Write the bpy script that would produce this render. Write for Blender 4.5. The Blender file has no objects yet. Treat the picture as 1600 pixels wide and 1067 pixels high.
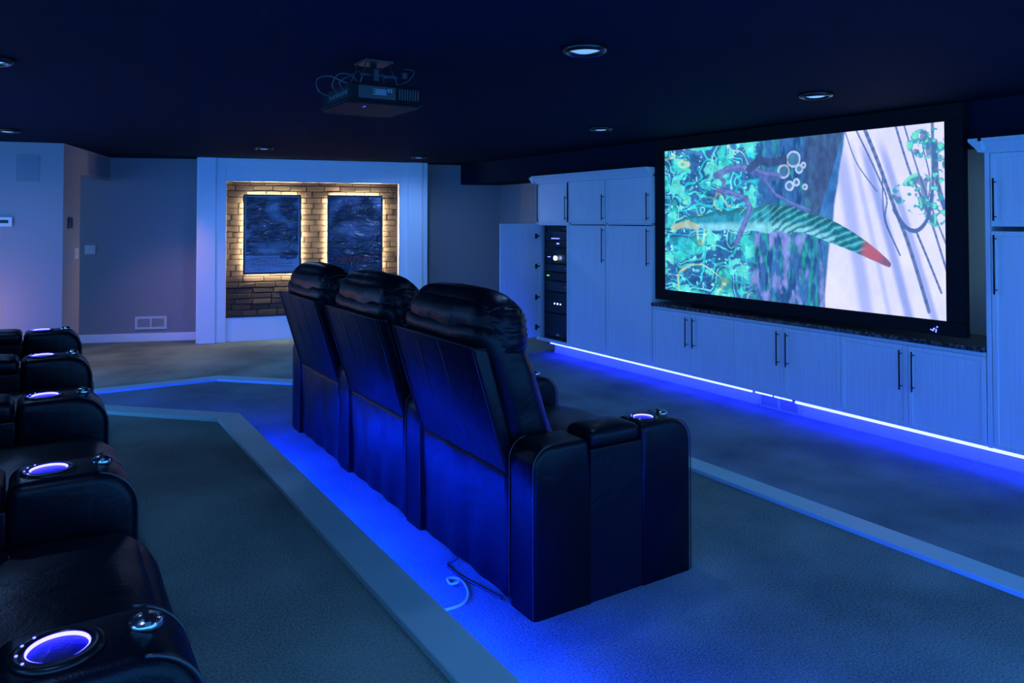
import bpy, bmesh, math, random
import numpy as np
from mathutils import Vector, Matrix, noise
random.seed(7)
PI = math.pi
S = bpy.context.scene
COL = S.collection

# ------------------------------------------------------------------ materials
def nmat(name):
    m = bpy.data.materials.new(name); m.use_nodes = True
    nt = m.node_tree
    return m, nt, nt.nodes['Principled BSDF']

def mat(name, col, rough=.5, metal=0., spec=.5, emit=None, es=0., bump=0., bscale=200., var=0., vscale=(4, 4, 4), coat=0.):
    m, nt, p = nmat(name)
    p.inputs['Base Color'].default_value = (*col, 1)
    p.inputs['Roughness'].default_value = rough
    p.inputs['Metallic'].default_value = metal
    p.inputs['Specular IOR Level'].default_value = spec
    p.inputs['Coat Weight'].default_value = coat
    if emit:
        p.inputs['Emission Color'].default_value = (*emit, 1)
        p.inputs['Emission Strength'].default_value = es
    tc = nt.nodes.new('ShaderNodeTexCoord')
    if var:
        mp = nt.nodes.new('ShaderNodeMapping'); mp.inputs['Scale'].default_value = vscale
        nz = nt.nodes.new('ShaderNodeTexNoise'); nz.inputs['Scale'].default_value = 1; nz.inputs['Detail'].default_value = 6
        mx = nt.nodes.new('ShaderNodeMix'); mx.data_type = 'RGBA'
        nt.links.new(tc.outputs['Object'], mp.inputs[0]); nt.links.new(mp.outputs[0], nz.inputs['Vector'])
        rp = nt.nodes.new('ShaderNodeMapRange'); rp.inputs[1].default_value = .3; rp.inputs[2].default_value = .7
        nt.links.new(nz.outputs['Fac'], rp.inputs[0]); nt.links.new(rp.outputs[0], mx.inputs['Factor'])
        mx.inputs['A'].default_value = (*[c * (1 - var) for c in col], 1)
        mx.inputs['B'].default_value = (*[min(1, c * (1 + var)) for c in col], 1)
        nt.links.new(mx.outputs['Result'], p.inputs['Base Color'])
    if bump:
        nz = nt.nodes.new('ShaderNodeTexNoise'); nz.inputs['Scale'].default_value = bscale; nz.inputs['Detail'].default_value = 3
        bp = nt.nodes.new('ShaderNodeBump'); bp.inputs['Strength'].default_value = bump; bp.inputs['Distance'].default_value = .01
        nt.links.new(tc.outputs['Object'], nz.inputs['Vector'])
        nt.links.new(nz.outputs['Fac'], bp.inputs['Height']); nt.links.new(bp.outputs[0], p.inputs['Normal'])
    return m

def carpet_mat():
    m, nt, p = nmat('carpet')
    tc = nt.nodes.new('ShaderNodeTexCoord')
    n1 = nt.nodes.new('ShaderNodeTexNoise'); n1.inputs['Scale'].default_value = 1.6; n1.inputs['Detail'].default_value = 5
    n2 = nt.nodes.new('ShaderNodeTexNoise'); n2.inputs['Scale'].default_value = 140; n2.inputs['Detail'].default_value = 3
    for n in (n1, n2): nt.links.new(tc.outputs['Object'], n.inputs['Vector'])
    add = nt.nodes.new('ShaderNodeMath'); add.operation = 'MULTIPLY_ADD'; add.inputs[1].default_value = .75
    nt.links.new(n1.outputs['Fac'], add.inputs[0])
    mm = nt.nodes.new('ShaderNodeMath'); mm.operation = 'MULTIPLY'; mm.inputs[1].default_value = .9
    nt.links.new(n2.outputs['Fac'], mm.inputs[0]); nt.links.new(mm.outputs[0], add.inputs[2])
    cr = nt.nodes.new('ShaderNodeValToRGB')
    cr.color_ramp.elements[0].position = .52; cr.color_ramp.elements[0].color = (.040, .064, .062, 1)
    cr.color_ramp.elements[1].position = .98; cr.color_ramp.elements[1].color = (.22, .31, .28, 1)
    nt.links.new(add.outputs[0], cr.inputs[0]); nt.links.new(cr.outputs[0], p.inputs['Base Color'])
    p.inputs['Roughness'].default_value = .95; p.inputs['Specular IOR Level'].default_value = .1
    bp = nt.nodes.new('ShaderNodeBump'); bp.inputs['Strength'].default_value = .6; bp.inputs['Distance'].default_value = .006
    nt.links.new(n2.outputs['Fac'], bp.inputs['Height']); nt.links.new(bp.outputs[0], p.inputs['Normal'])
    return m

def leather_mat():
    m, nt, p = nmat('black_leather')
    p.inputs['Base Color'].default_value = (.0022, .0026, .0070, 1)
    p.inputs['Roughness'].default_value = .36; p.inputs['Specular IOR Level'].default_value = .17
    tc = nt.nodes.new('ShaderNodeTexCoord')
    n1 = nt.nodes.new('ShaderNodeTexNoise'); n1.inputs['Scale'].default_value = 9; n1.inputs['Detail'].default_value = 3; n1.inputs['Distortion'].default_value = 1.2
    v = nt.nodes.new('ShaderNodeTexVoronoi'); v.inputs['Scale'].default_value = 260
    for n in (n1, v): nt.links.new(tc.outputs['Object'], n.inputs['Vector'])
    b1 = nt.nodes.new('ShaderNodeBump'); b1.inputs['Strength'].default_value = .16; b1.inputs['Distance'].default_value = .02
    b2 = nt.nodes.new('ShaderNodeBump'); b2.inputs['Strength'].default_value = .12; b2.inputs['Distance'].default_value = .002
    nt.links.new(n1.outputs['Fac'], b1.inputs['Height']); nt.links.new(v.outputs['Distance'], b2.inputs['Height'])
    nt.links.new(b1.outputs[0], b2.inputs['Normal']); nt.links.new(b2.outputs[0], p.inputs['Normal'])
    return m

def granite_mat():
    m, nt, p = nmat('dark_granite')
    tc = nt.nodes.new('ShaderNodeTexCoord')
    n = nt.nodes.new('ShaderNodeTexNoise'); n.inputs['Scale'].default_value = 45; n.inputs['Detail'].default_value = 8
    nt.links.new(tc.outputs['Object'], n.inputs['Vector'])
    cr = nt.nodes.new('ShaderNodeValToRGB')
    e = cr.color_ramp.elements; e[0].position = .45; e[0].color = (.012, .011, .012, 1); e[1].position = .66; e[1].color = (.16, .13, .12, 1)
    nt.links.new(n.outputs['Fac'], cr.inputs[0]); nt.links.new(cr.outputs[0], p.inputs['Base Color'])
    p.inputs['Roughness'].default_value = .22
    return m

def wood_mat(name, col, col2):          # pale wood with fine vertical grain
    m, nt, p = nmat(name)
    tc = nt.nodes.new('ShaderNodeTexCoord')
    mp = nt.nodes.new('ShaderNodeMapping'); mp.inputs['Scale'].default_value = (40, 40, 1.2)
    n = nt.nodes.new('ShaderNodeTexNoise'); n.inputs['Scale'].default_value = 1.6; n.inputs['Detail'].default_value = 5
    nt.links.new(tc.outputs['Object'], mp.inputs[0]); nt.links.new(mp.outputs[0], n.inputs['Vector'])
    cr = nt.nodes.new('ShaderNodeValToRGB')
    e = cr.color_ramp.elements; e[0].position = .3; e[0].color = (*col, 1); e[1].position = .62; e[1].color = (*col2, 1)
    nt.links.new(n.outputs['Fac'], cr.inputs[0]); nt.links.new(cr.outputs[0], p.inputs['Base Color'])
    p.inputs['Roughness'].default_value = .5
    bp = nt.nodes.new('ShaderNodeBump'); bp.inputs['Strength'].default_value = .1; bp.inputs['Distance'].default_value = .003
    nt.links.new(n.outputs['Fac'], bp.inputs['Height']); nt.links.new(bp.outputs[0], p.inputs['Normal'])
    return m

def attr_mat(name, attr, rough=.8, emit=0., wrinkle=0.):
    m, nt, p = nmat(name)
    a = nt.nodes.new('ShaderNodeAttribute'); a.attribute_name = attr
    if emit:
        p.inputs['Base Color'].default_value = (.02, .02, .02, 1)
        nt.links.new(a.outputs['Color'], p.inputs['Emission Color']); p.inputs['Emission Strength'].default_value = emit
    else:
        nt.links.new(a.outputs['Color'], p.inputs['Base Color'])
    p.inputs['Roughness'].default_value = rough
    if wrinkle:
        tc = nt.nodes.new('ShaderNodeTexCoord')
        n1 = nt.nodes.new('ShaderNodeTexNoise'); n1.inputs['Scale'].default_value = 5; n1.inputs['Detail'].default_value = 3; n1.inputs['Distortion'].default_value = .8
        mp = nt.nodes.new('ShaderNodeMapping'); mp.inputs['Scale'].default_value = (1, 1, 2.2)
        nt.links.new(tc.outputs['Object'], mp.inputs[0]); nt.links.new(mp.outputs[0], n1.inputs['Vector'])
        b = nt.nodes.new('ShaderNodeBump'); b.inputs['Strength'].default_value = wrinkle; b.inputs['Distance'].default_value = .1
        nt.links.new(n1.outputs['Fac'], b.inputs['Height']); nt.links.new(b.outputs[0], p.inputs['Normal'])
        nt.links.new(b.outputs[0], p.inputs['Coat Normal'])
        p.inputs['Coat Weight'].default_value = .8; p.inputs['Coat Roughness'].default_value = .16
    return m

M = {}
M['carpet'] = carpet_mat()
M['leather'] = leather_mat()
M['granite'] = granite_mat()
M['cab'] = wood_mat('whitewashed_wood', (.66, .64, .66), (.73, .71, .73))
M['wall'] = mat('wall_paint', (.27, .255, .25), .85, bump=.08, bscale=120)
M['ceiling'] = mat('ceiling_paint', (.0046, .0115, .0250), .85, spec=.04, bump=.05, bscale=90)
M['white'] = mat('white_paint', (.80, .82, .84), .4)
M['nosing'] = mat('nosing_paint', (.33, .54, .58), .5, var=.05)
M['black'] = mat('black_plastic', (.012, .012, .014), .4)
M['velvet'] = mat('black_velvet', (.006, .006, .007), .8, spec=.2)
M['gloss'] = mat('gloss_black', (.006, .006, .008), .3, spec=.3)
M['handle'] = mat('dark_bronze', (.03, .025, .022), .35, metal=.7)
M['chrome'] = mat('chrome', (.55, .57, .6), .22, metal=1)
M['trimring'] = mat('dark_bronze_trim', (.05, .045, .045), .25, metal=.8)
M['lens'] = mat('frosted_lens', (.85, .87, .9), .3, emit=(.22, .52, 1), es=.75)
M['brickwall_mortar'] = mat('mortar', (.10, .085, .07), .9)
M['plate'] = mat('white_plastic', (.62, .6, .58), .4)
M['spk'] = mat('speaker_cloth', (.20, .20, .21), .8)
M['kick'] = mat('toe_kick_paint', (.42, .43, .45), .45)
M['shell'] = mat('projector_shell', (.006, .006, .008), .5, spec=.12)
M['bracket'] = mat('bracket_metal', (.055, .06, .07), .35, metal=.6)
M['cable'] = mat('grey_cable', (.05, .05, .055), .4)
M['slotfill'] = mat('slot_fill_glow', (.1, .1, .1), .5, emit=(.28, .66, 1.0), es=13)
M['well'] = mat('cup_well_lining', (.0035, .0035, .004), .7, spec=.08)
M['slot'] = mat('dark_slot', (.05, .05, .055), .7)
M['ledblue'] = mat('blue_led_strip', (.1, .1, .1), .5, emit=(.0105, .0150, 1.0), es=78)
M['ledstep'] = mat('blue_step_led', (.1, .1, .1), .5, emit=(.0005, .020, 1.0), es=620)
M['ledfront'] = mat('blue_front_step_led', (.1, .1, .1), .5, emit=(.0005, .09, 1.0), es=70)
M['ledcup'] = mat('cup_ring_led', (.1, .1, .1), .5, emit=(.010, .009, 1.0), es=90)
M['ledwarm'] = mat('warm_led', (.1, .1, .1), .5, emit=(1, .84, .56), es=300)
M['ledtiny'] = mat('tiny_blue_led', (.1, .1, .1), .5, emit=(.08, .10, 1.0), es=6)
M['ledwhite'] = mat('tiny_white_led', (.1, .1, .1), .5, emit=(.6, .8, 1.0), es=5)
M['ledgreen'] = mat('tiny_green_led', (.1, .1, .1), .5, emit=(.15, 1, .1), es=1.2)
M['silver'] = mat('silver_print', (.35, .38, .42), .4)
M['metal'] = mat('grey_metal', (.25, .26, .28), .35, metal=.8)
M['whitecable'] = mat('white_cable', (.7, .7, .72), .5)
M['stitch'] = mat('piping_leather', (.03, .032, .04), .3)
M['face1'] = mat('rack_face_dark', (.016, .016, .018), .35)
M['face2'] = mat('rack_face_charcoal', (.04, .04, .045), .3)
M['posterframe'] = mat('poster_frame', (.012, .012, .016), .3)
M['redink'] = mat('red_ink', (.5, .04, .04), .5)
M['dimink'] = mat('dim_ink', (.05, .07, .12), .5)
M['sill'] = mat('dark_sill', (.02, .02, .025), .3)

# ------------------------------------------------------------------ mesh helpers
def newbm(): return bmesh.new()

def link(name, bm, m, parent=None, smooth=False, loc=None, bevel=0., seg=2, sub=0):
    me = bpy.data.meshes.new(name); bm.normal_update(); bm.to_mesh(me); bm.free()
    for mm in (m if isinstance(m, (list, tuple)) else [m]): me.materials.append(mm)
    if smooth:
        for p in me.polygons: p.use_smooth = True
    o = bpy.data.objects.new(name, me); COL.objects.link(o)
    if parent: o.parent = parent
    if loc is not None: o.location = loc
    if bevel:
        b = o.modifiers.new('bevel', 'BEVEL'); b.width = bevel; b.segments = seg; b.limit_method = 'ANGLE'; b.angle_limit = .6
        b.harden_normals = False
    return o

def empty(name, loc=(0, 0, 0), rz=0.):
    o = bpy.data.objects.new(name, None); COL.objects.link(o)
    o.location = loc; o.rotation_euler = (0, 0, rz); o.empty_display_size = .1
    return o

def tag(o, label, cat, group=None, kind=None):
    o['label'] = label; o['category'] = cat
    if group: o['group'] = group
    if kind: o['kind'] = kind
    return o

def struct(o, label=None):
    o['kind'] = 'structure'
    if label: o['label'] = label
    return o

def box(bm, x0, x1, y0, y1, z0, z1, mi=0):
    vs = [bm.verts.new(p) for p in [(x0, y0, z0), (x1, y0, z0), (x1, y1, z0), (x0, y1, z0), (x0, y0, z1), (x1, y0, z1), (x1, y1, z1), (x0, y1, z1)]]
    for f in ((3, 2, 1, 0), (4, 5, 6, 7), (0, 1, 5, 4), (1, 2, 6, 5), (2, 3, 7, 6), (3, 0, 4, 7)):
        bm.faces.new([vs[i] for i in f]).material_index = mi
    return vs

def prism(bm, pts, axis, a, b, mi=0):
    """extrude a 2D polygon along an axis: 'z' pts=(x,y); 'y' pts=(x,z); 'x' pts=(y,z)"""
    def P(p, t):
        return {'z': (p[0], p[1], t), 'y': (p[0], t, p[1]), 'x': (t, p[0], p[1])}[axis]
    A = [bm.verts.new(P(p, a)) for p in pts]; B = [bm.verts.new(P(p, b)) for p in pts]
    n = len(pts)
    fs = [bm.faces.new(A[::-1]), bm.faces.new(B)]
    for i in range(n): fs.append(bm.faces.new([A[i], A[(i + 1) % n], B[(i + 1) % n], B[i]]))
    for f in fs: f.material_index = mi
    bmesh.ops.recalc_face_normals(bm, faces=fs)
    return fs

def tube(bm, pts, r, seg=8, mi=0):
    pts = [Vector(p) for p in pts]; rings = []
    n = len(pts); up = None
    for i, p in enumerate(pts):
        d = (pts[min(i + 1, n - 1)] - pts[max(i - 1, 0)]).normalized()
        if up is None:
            up = Vector((0, 0, 1)) if abs(d.z) < .9 else Vector((1, 0, 0))
        a = d.cross(up)
        if a.length < 1e-4: a = d.cross(Vector((.3, .9, .1)))
        a.normalize(); b = a.cross(d).normalized(); up = b
        rings.append([bm.verts.new(p + a * (r * math.cos(t)) + b * (r * math.sin(t))) for t in [2 * PI * k / seg for k in range(seg)]])
    for i in range(n - 1):
        for k in range(seg):
            f = bm.faces.new([rings[i][k], rings[i][(k + 1) % seg], rings[i + 1][(k + 1) % seg], rings[i + 1][k]]); f.material_index = mi; f.smooth = True
    bm.faces.new(rings[0][::-1]).material_index = mi; bm.faces.new(rings[-1]).material_index = mi

def lathe(bm, prof, seg=32, mi=0, cx=0, cy=0, cz=0, closed=False):
    """profile of (r,z); r may be 0 at the ends"""
    rings = []
    for r, z in prof:
        if r < 1e-6: rings.append([bm.verts.new((cx, cy, cz + z))])
        else: rings.append([bm.verts.new((cx + r * math.cos(2 * PI * k / seg), cy + r * math.sin(2 * PI * k / seg), cz + z)) for k in range(seg)])
    pairs = list(zip(rings, rings[1:]))
    if closed: pairs.append((rings[-1], rings[0]))
    fs = []
    for A, B in pairs:
        for k in range(seg):
            k2 = (k + 1) % seg
            if len(A) == 1 and len(B) == 1: continue
            if len(A) == 1: v = [A[0], B[k], B[k2]]
            elif len(B) == 1: v = [A[k], A[k2], B[0]]
            else: v = [A[k], A[k2], B[k2], B[k]]
            f = bm.faces.new(v); f.material_index = mi; f.smooth = True; fs.append(f)
    bmesh.ops.recalc_face_normals(bm, faces=fs)
    return fs

def smooth_path(pts, n=8):
    pts = [Vector(p) for p in pts]; out = []
    P = [pts[0]] + pts + [pts[-1]]
    for i in range(1, len(P) - 2):
        for k in range(n):
            t = k / n; a, b, c, d = P[i - 1], P[i], P[i + 1], P[i + 2]
            out.append(.5 * ((2 * b) + (c - a) * t + (2 * a - 5 * b + 4 * c - d) * t * t + (3 * b - a - 3 * c + d) * t ** 3))
    out.append(pts[-1]); return out

def softbox(bm, c, size, r, n=22, bulge=(0, 0, 0), wr=0., wf=9., seed=0., shear=None, gather=None):
    """upholstered cushion: rounded box whose faces swell, with leather wrinkles"""
    h = [s / 2 for s in size]; c = Vector(c)
    g = [math.sin((-1 + 2 * i / n) * PI / 2) for i in range(n + 1)]
    vd = {}
    def V(a, b, e):
        k = (round(a, 5), round(b, 5), round(e, 5))
        if k in vd: return vd[k]
        q = Vector((a * h[0], b * h[1], e * h[2]))
        inn = Vector([max(-(h[i] - r), min(h[i] - r, q[i])) for i in range(3)])
        d = q - inn
        nn = d.normalized() if d.length > 1e-9 else Vector((0, 0, 0))
        p = inn + nn * r
        w = (1 - a * a, 1 - b * b, 1 - e * e)
        s = (a, b, e)
        p.x += bulge[0] * a * w[1] * w[2]; p.y += bulge[1] * b * w[0] * w[2]; p.z += bulge[2] * e * w[0] * w[1]
        if wr:
            f = noise.noise(Vector((p.x * wf + seed, p.y * wf, p.z * wf * 1.5))) + .5 * noise.noise(Vector((p.x * wf * 2.3, p.y * wf * 2.1 + seed, p.z * wf * 3)))
            p += nn * (wr * f)
        if gather: p += nn * gather(a, b, e)
        if shear: p = shear(p)
        v = bm.verts.new(c + p); vd[k] = v; return v
    for ax in range(3):
        for sg in (-1, 1):
            for i in range(n):
                for j in range(n):
                    q = []
                    for (ii, jj) in ((i, j), (i + 1, j), (i + 1, j + 1), (i, j + 1)):
                        co = [0, 0, 0]; co[ax] = sg; co[(ax + 1) % 3] = g[ii]; co[(ax + 2) % 3] = g[jj]
                        q.append(V(*co))
                    if sg < 0: q.reverse()
                    f = bm.faces.new(q); f.smooth = True

def copy_tree(o, parent=None):
    c = o.copy(); COL.objects.link(c)
    if parent: c.parent = parent
    for ch in list(o.children): copy_tree(ch, c)
    return c

# ------------------------------------------------------------------ camera
th = math.atan((800 - 56) / 1180.)
pit = math.radians(1.2)
cam_d = bpy.data.cameras.new('camera'); cam = bpy.data.objects.new('camera', cam_d); COL.objects.link(cam)
cam.location = (0, 0, 1.58); cam.rotation_euler = (PI / 2 + pit, 0, -th)
cam_d.sensor_width = 36; cam_d.sensor_fit = 'HORIZONTAL'; cam_d.lens = 36 * 1180 / 1600.
cam_d.shift_y = -((1067 / 2) - (341.5 - 1180 * math.tan(pit))) / 1600.
cam_d.clip_start = .02; cam_d.clip_end = 60
S.camera = cam

# ------------------------------------------------------------------ room shell
CZ = 2.36
bm = newbm(); box(bm, -3, 6.2, -1.5, 12.2, -.1, 0); struct(link('floor', bm, M['carpet']))
bm = newbm(); box(bm, -3, 6.2, -1.5, 12.2, CZ, CZ + .1); struct(link('ceiling', bm, M['ceiling']))
bm = newbm(); box(bm, 5.66, 5.8, -1.5, 7.56, 0, CZ); box(bm, 5.85, 5.99, 7.56, 9.75, 0, CZ); box(bm, 5.66, 5.99, 7.46, 7.56, 0, CZ)
struct(link('wall_right', bm, M['wall']))
bm = newbm(); box(bm, 5.25, 5.98, -1.5, 9.73, 2.075, CZ)
struct(link('soffit', bm, M['ceiling']), 'black painted ceiling soffit above the white cabinets')

NA = math.radians(-12.5); ND = Vector((math.cos(NA), math.sin(NA))); NN = Vector((-ND.y, ND.x))
NO = Vector((1.72, 10.20))
def slab(bm, A, B, t, z0, z1):
    A = Vector(A); B = Vector(B); d = (B - A).normalized(); n = Vector((-d.y, d.x)) * t
    prism(bm, [A, B, B + n, A + n], 'z', z0, z1)
# back wall: right of the niche, behind it, and the left stretch seen past the side opening
pr0 = NO + ND * 2.7 + NN * .31; pr1 = NO + ND * 4.35 + NN * .31
bm = newbm(); slab(bm, pr0, pr1, .12, 0, CZ); slab(bm, NO + ND * -.0 + NN * .5, pr0 + NN * .19, .12, 0, CZ)
W0 = Vector((-1.9, 11.95)); W1 = Vector((1.78, 10.55)); slab(bm, W0, W1, .12, 0, CZ)
struct(link('wall_back', bm, M['wall']))
# left wall and the return with its opening
LA = Vector((-3, 9.79)); LB = Vector((.239, 9.094)); LC = Vector((.794, 10.879))
rd = (LC - LB).normalized(); rn = Vector((-rd.y, rd.x))
bm = newbm(); slab(bm, LA, LB, .12, 0, CZ); struct(link('wall_left', bm, M['wall']))
bm = newbm()
prism(bm, [LB, LB + rd * .60, LB + rd * .60 + rn * .12, LB + rn * .12], 'z', 0, CZ)
prism(bm, [LB + rd * .60, LC, LC + rn * .12, LB + rd * .60 + rn * .12], 'z', 2.06, CZ)
struct(link('wall_return', bm, M['wall']), 'grey wall return with the doorway opening beside the left wall')
# baseboards
def base_strip(name, A, B, h=.105, t=.018):
    A = Vector(A); B = Vector(B); d = (B - A).normalized(); n = Vector((d.y, -d.x)) * t
    b = newbm(); prism(b, [A, B, B + n, A + n], 'z', 0, h); struct(link(name, b, M['white'], bevel=.005))
base_strip('baseboard_back', W0, W1); base_strip('baseboard_left', LA, LB)
base_strip('baseboard_right', pr0, NO + ND * 4.1 + NN * .31)

# platforms: carpet decks with pale nosing boards
def poly_off(pts, d):
    """offset an open polyline to its left by d"""
    P = [Vector(p) for p in pts]; out = []
    for i, p in enumerate(P):
        if i == 0: e = (P[1] - P[0]).normalized(); out.append(p + Vector((-e.y, e.x)) * d); continue
        if i == len(P) - 1: e = (P[-1] - P[-2]).normalized(); out.append(p + Vector((-e.y, e.x)) * d); continue
        a = (P[i] - P[i - 1]).normalized(); b = (P[i + 1] - P[i]).normalized()
        na = Vector((-a.y, a.x)); nb = Vector((-b.y, b.x)); m = (na + nb).normalized(); out.append(p + m * (d / m.dot(na)))
    return out
def band(bm, A, B, z0, z1):
    for i in range(len(A) - 1): prism(bm, [A[i], A[i + 1], B[i + 1], B[i]], 'z', z0, z1)
E1 = [(3.185, -1.5), (3.185, 5.105), (1.37, 6.92), (-3, 6.92)]
E2 = [(1.043, -1.5), (1.043, 4.70), (.02, 5.723), (-3, 5.723)]
for nm, E, zt, led, lab, pl in (('trim_1', E1, .2, 'ledfront', 'pale painted nosing board around the front seating platform', 'front_platform'),
                                ('trim_2', E2, .4, 'ledstep', 'pale painted nosing board around the rear seating platform', 'rear_platform')):
    inner = poly_off(E, .136); riser = poly_off(E, .035)
    bm = newbm(); prism(bm, [tuple(p) for p in riser] + [(-3, -1.5)], 'z', zt - .2, zt)
    struct(link(pl, bm, M['carpet']), 'carpeted %s' % pl.replace('_', ' '))
    bm = newbm(); band(bm, [Vector(p) for p in E], inner, zt - .02, zt + .02)
    struct(link(nm, bm, M['nosing'], bevel=.004), lab)
    a = poly_off(E, .012); b = poly_off(E, .026)
    bm = newbm(); band(bm, a, b, zt - .028, zt - .0205)
    tag(link('led_strip', bm, M[led]), 'blue led strip tucked under the %s step nosing' % ('front' if zt < .3 else 'rear'), 'light strip')

# ------------------------------------------------------------------ poster niche
nroot = empty('poster_niche_surround', (NO.x, NO.y, 0), NA)
struct(nroot, 'white painted surround of the lit poster alcove')
W = 2.98
bm = newbm(); box(bm, 0, .06, -.0, .40, 0, CZ - .002); box(bm, .03, .225, -.03, .40, 0, CZ - .002); link('left_pilaster', bm, M['white'], nroot, bevel=.006)
bm = newbm(); box(bm, .225, .345, .0, .38, 0, CZ - .002); link('left_stile', bm, M['white'], nroot, bevel=.005)
bm = newbm(); box(bm, .345, 2.585, .0, .38, 2.065, CZ - .002); link('header_panel', bm, M['white'], nroot, bevel=.004)
bm = newbm(); box(bm, .60, 2.33, -.006, .0, 2.11, 2.33)
box(bm, .615, 2.315, -.001, .001, 2.12, 2.32); link('header_moulding', bm, M['white'], nroot, bevel=.003)
bm = newbm(); box(bm, 2.585, 2.70, .0, .38, 0, CZ - .002); link('right_stile', bm, M['white'], nroot, bevel=.005)
bm = newbm(); box(bm, 2.70, 2.90, -.03, .40, 0, CZ - .002); box(bm, 2.88, W, -.0, .40, 0, CZ - .002); link('right_pilaster', bm, M['white'], nroot, bevel=.006)
bm = newbm(); box(bm, .345, 2.585, .05, .38, 0, .305); link('lower_panel', bm, M['white'], nroot)
bm = newbm(); box(bm, .345, 2.585, .042, .20, .305, .325); link('sill', bm, M['sill'], nroot)
M['beadwarm'] = mat('bead_paint', (.75, .72, .66), .4)
bm = newbm(); box(bm, .338, .350, -.008, .14, .0, 2.07); box(bm, 2.580, 2.592, -.008, .14, .0, 2.07); box(bm, .338, 2.592, -.008, .14, 2.060, 2.072)
link('opening_bead', bm, M['beadwarm'], nroot)
# brick panel: real courses
bm = newbm(); box(bm, .345, 2.585, .118, .16, .32, 2.07); 
cl = bm.loops.layers.color.new('col')
for f in bm.faces:
    for l in f.loops: l[cl] = (.085, .065, .05, 1)
z = .325; row = 0
while z < 2.06:
    h = random.uniform(.058, .074); x = .35 - random.uniform(0, .2)
    while x < 2.58:
        L = random.uniform(.17, .25); a = max(x, .347); b = min(x + L, 2.583); zt = min(z + h, 2.066)
        if b - a > .02:
            d = random.uniform(.0, .012); k = random.uniform(.7, 1.25)
            vs = box(bm, a, b, .100 + d, .13, z, zt)
            for v in vs:
                v.co += Vector((random.uniform(-.004, .004), random.uniform(-.004, .004) if v.co.y < .12 else 0, random.uniform(-.004, .004)))
            cc = (.25 * k, .20 * k, .15 * k, 1)
            for f in {f for v in vs for f in v.link_faces}:
                for l in f.loops: l[cl] = cc
        x += L + .011
    z += h + .009; row += 1
bw = link('brick_panel', bm, attr_mat('brick_faces', 'col', .85), nroot, bevel=.006, seg=2)
bw['label'] = 'brown brick lining of the poster alcove'

# posters
def poster_sheet(w, h, fn, nx=60, nz=90):
    me = bpy.data.meshes.new('poster_sheet')
    vs = []; fs = []; cols = []
    for j in range(nz + 1):
        for i in range(nx + 1):
            u, v = i / nx, j / nz
            vs.append((u * w, -.004 * noise.noise(Vector((u * 6, v * 9, 3))), v * h)); cols.extend((*fn(u, v), 1))
    for j in range(nz):
        for i in range(nx):
            a = j * (nx + 1) + i; fs.append((a, a + 1, a + nx + 2, a + nx + 1))
    me.from_pydata(vs, [], fs)
    ca = me.color_attributes.new('pic', 'FLOAT_COLOR', 'POINT'); ca.data.foreach_set('color', cols)
    for p in me.polygons: p.use_smooth = True
    return me
def pA(u, v):
    n = noise.noise(Vector((u * 3, v * 5, 1)))
    if v < .22:
        d = ((u - .80) / .16) ** 2 + ((v - .20) / .035) ** 2
        if d < 1: return (.03, .05, .12)
        return (.22, .30, .42)
    k = max(0, n + .15 * noise.noise(Vector((u * 9, v * 14, 2)))) ** 1.2  # pale noise patches: sheen of the wrinkled cover painted into the print
    return (.015 + .22 * k, .03 + .36 * k, .06 + .50 * k)
def pB(u, v):
    n = noise.noise(Vector((u * 3.5, v * 4.5, 7)))
    k = max(0, min(1, (v - .15) * 1.4))
    return (.012 + .22 * k * max(0, .25 + n), .022 + .26 * k * max(0, .25 + n), .05 + .40 * k * max(0, .25 + n))  # cover sheen painted in as pale noise, fading out toward the foot
PM = attr_mat('poster_print_sheen', 'pic', .35, wrinkle=.75)
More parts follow.
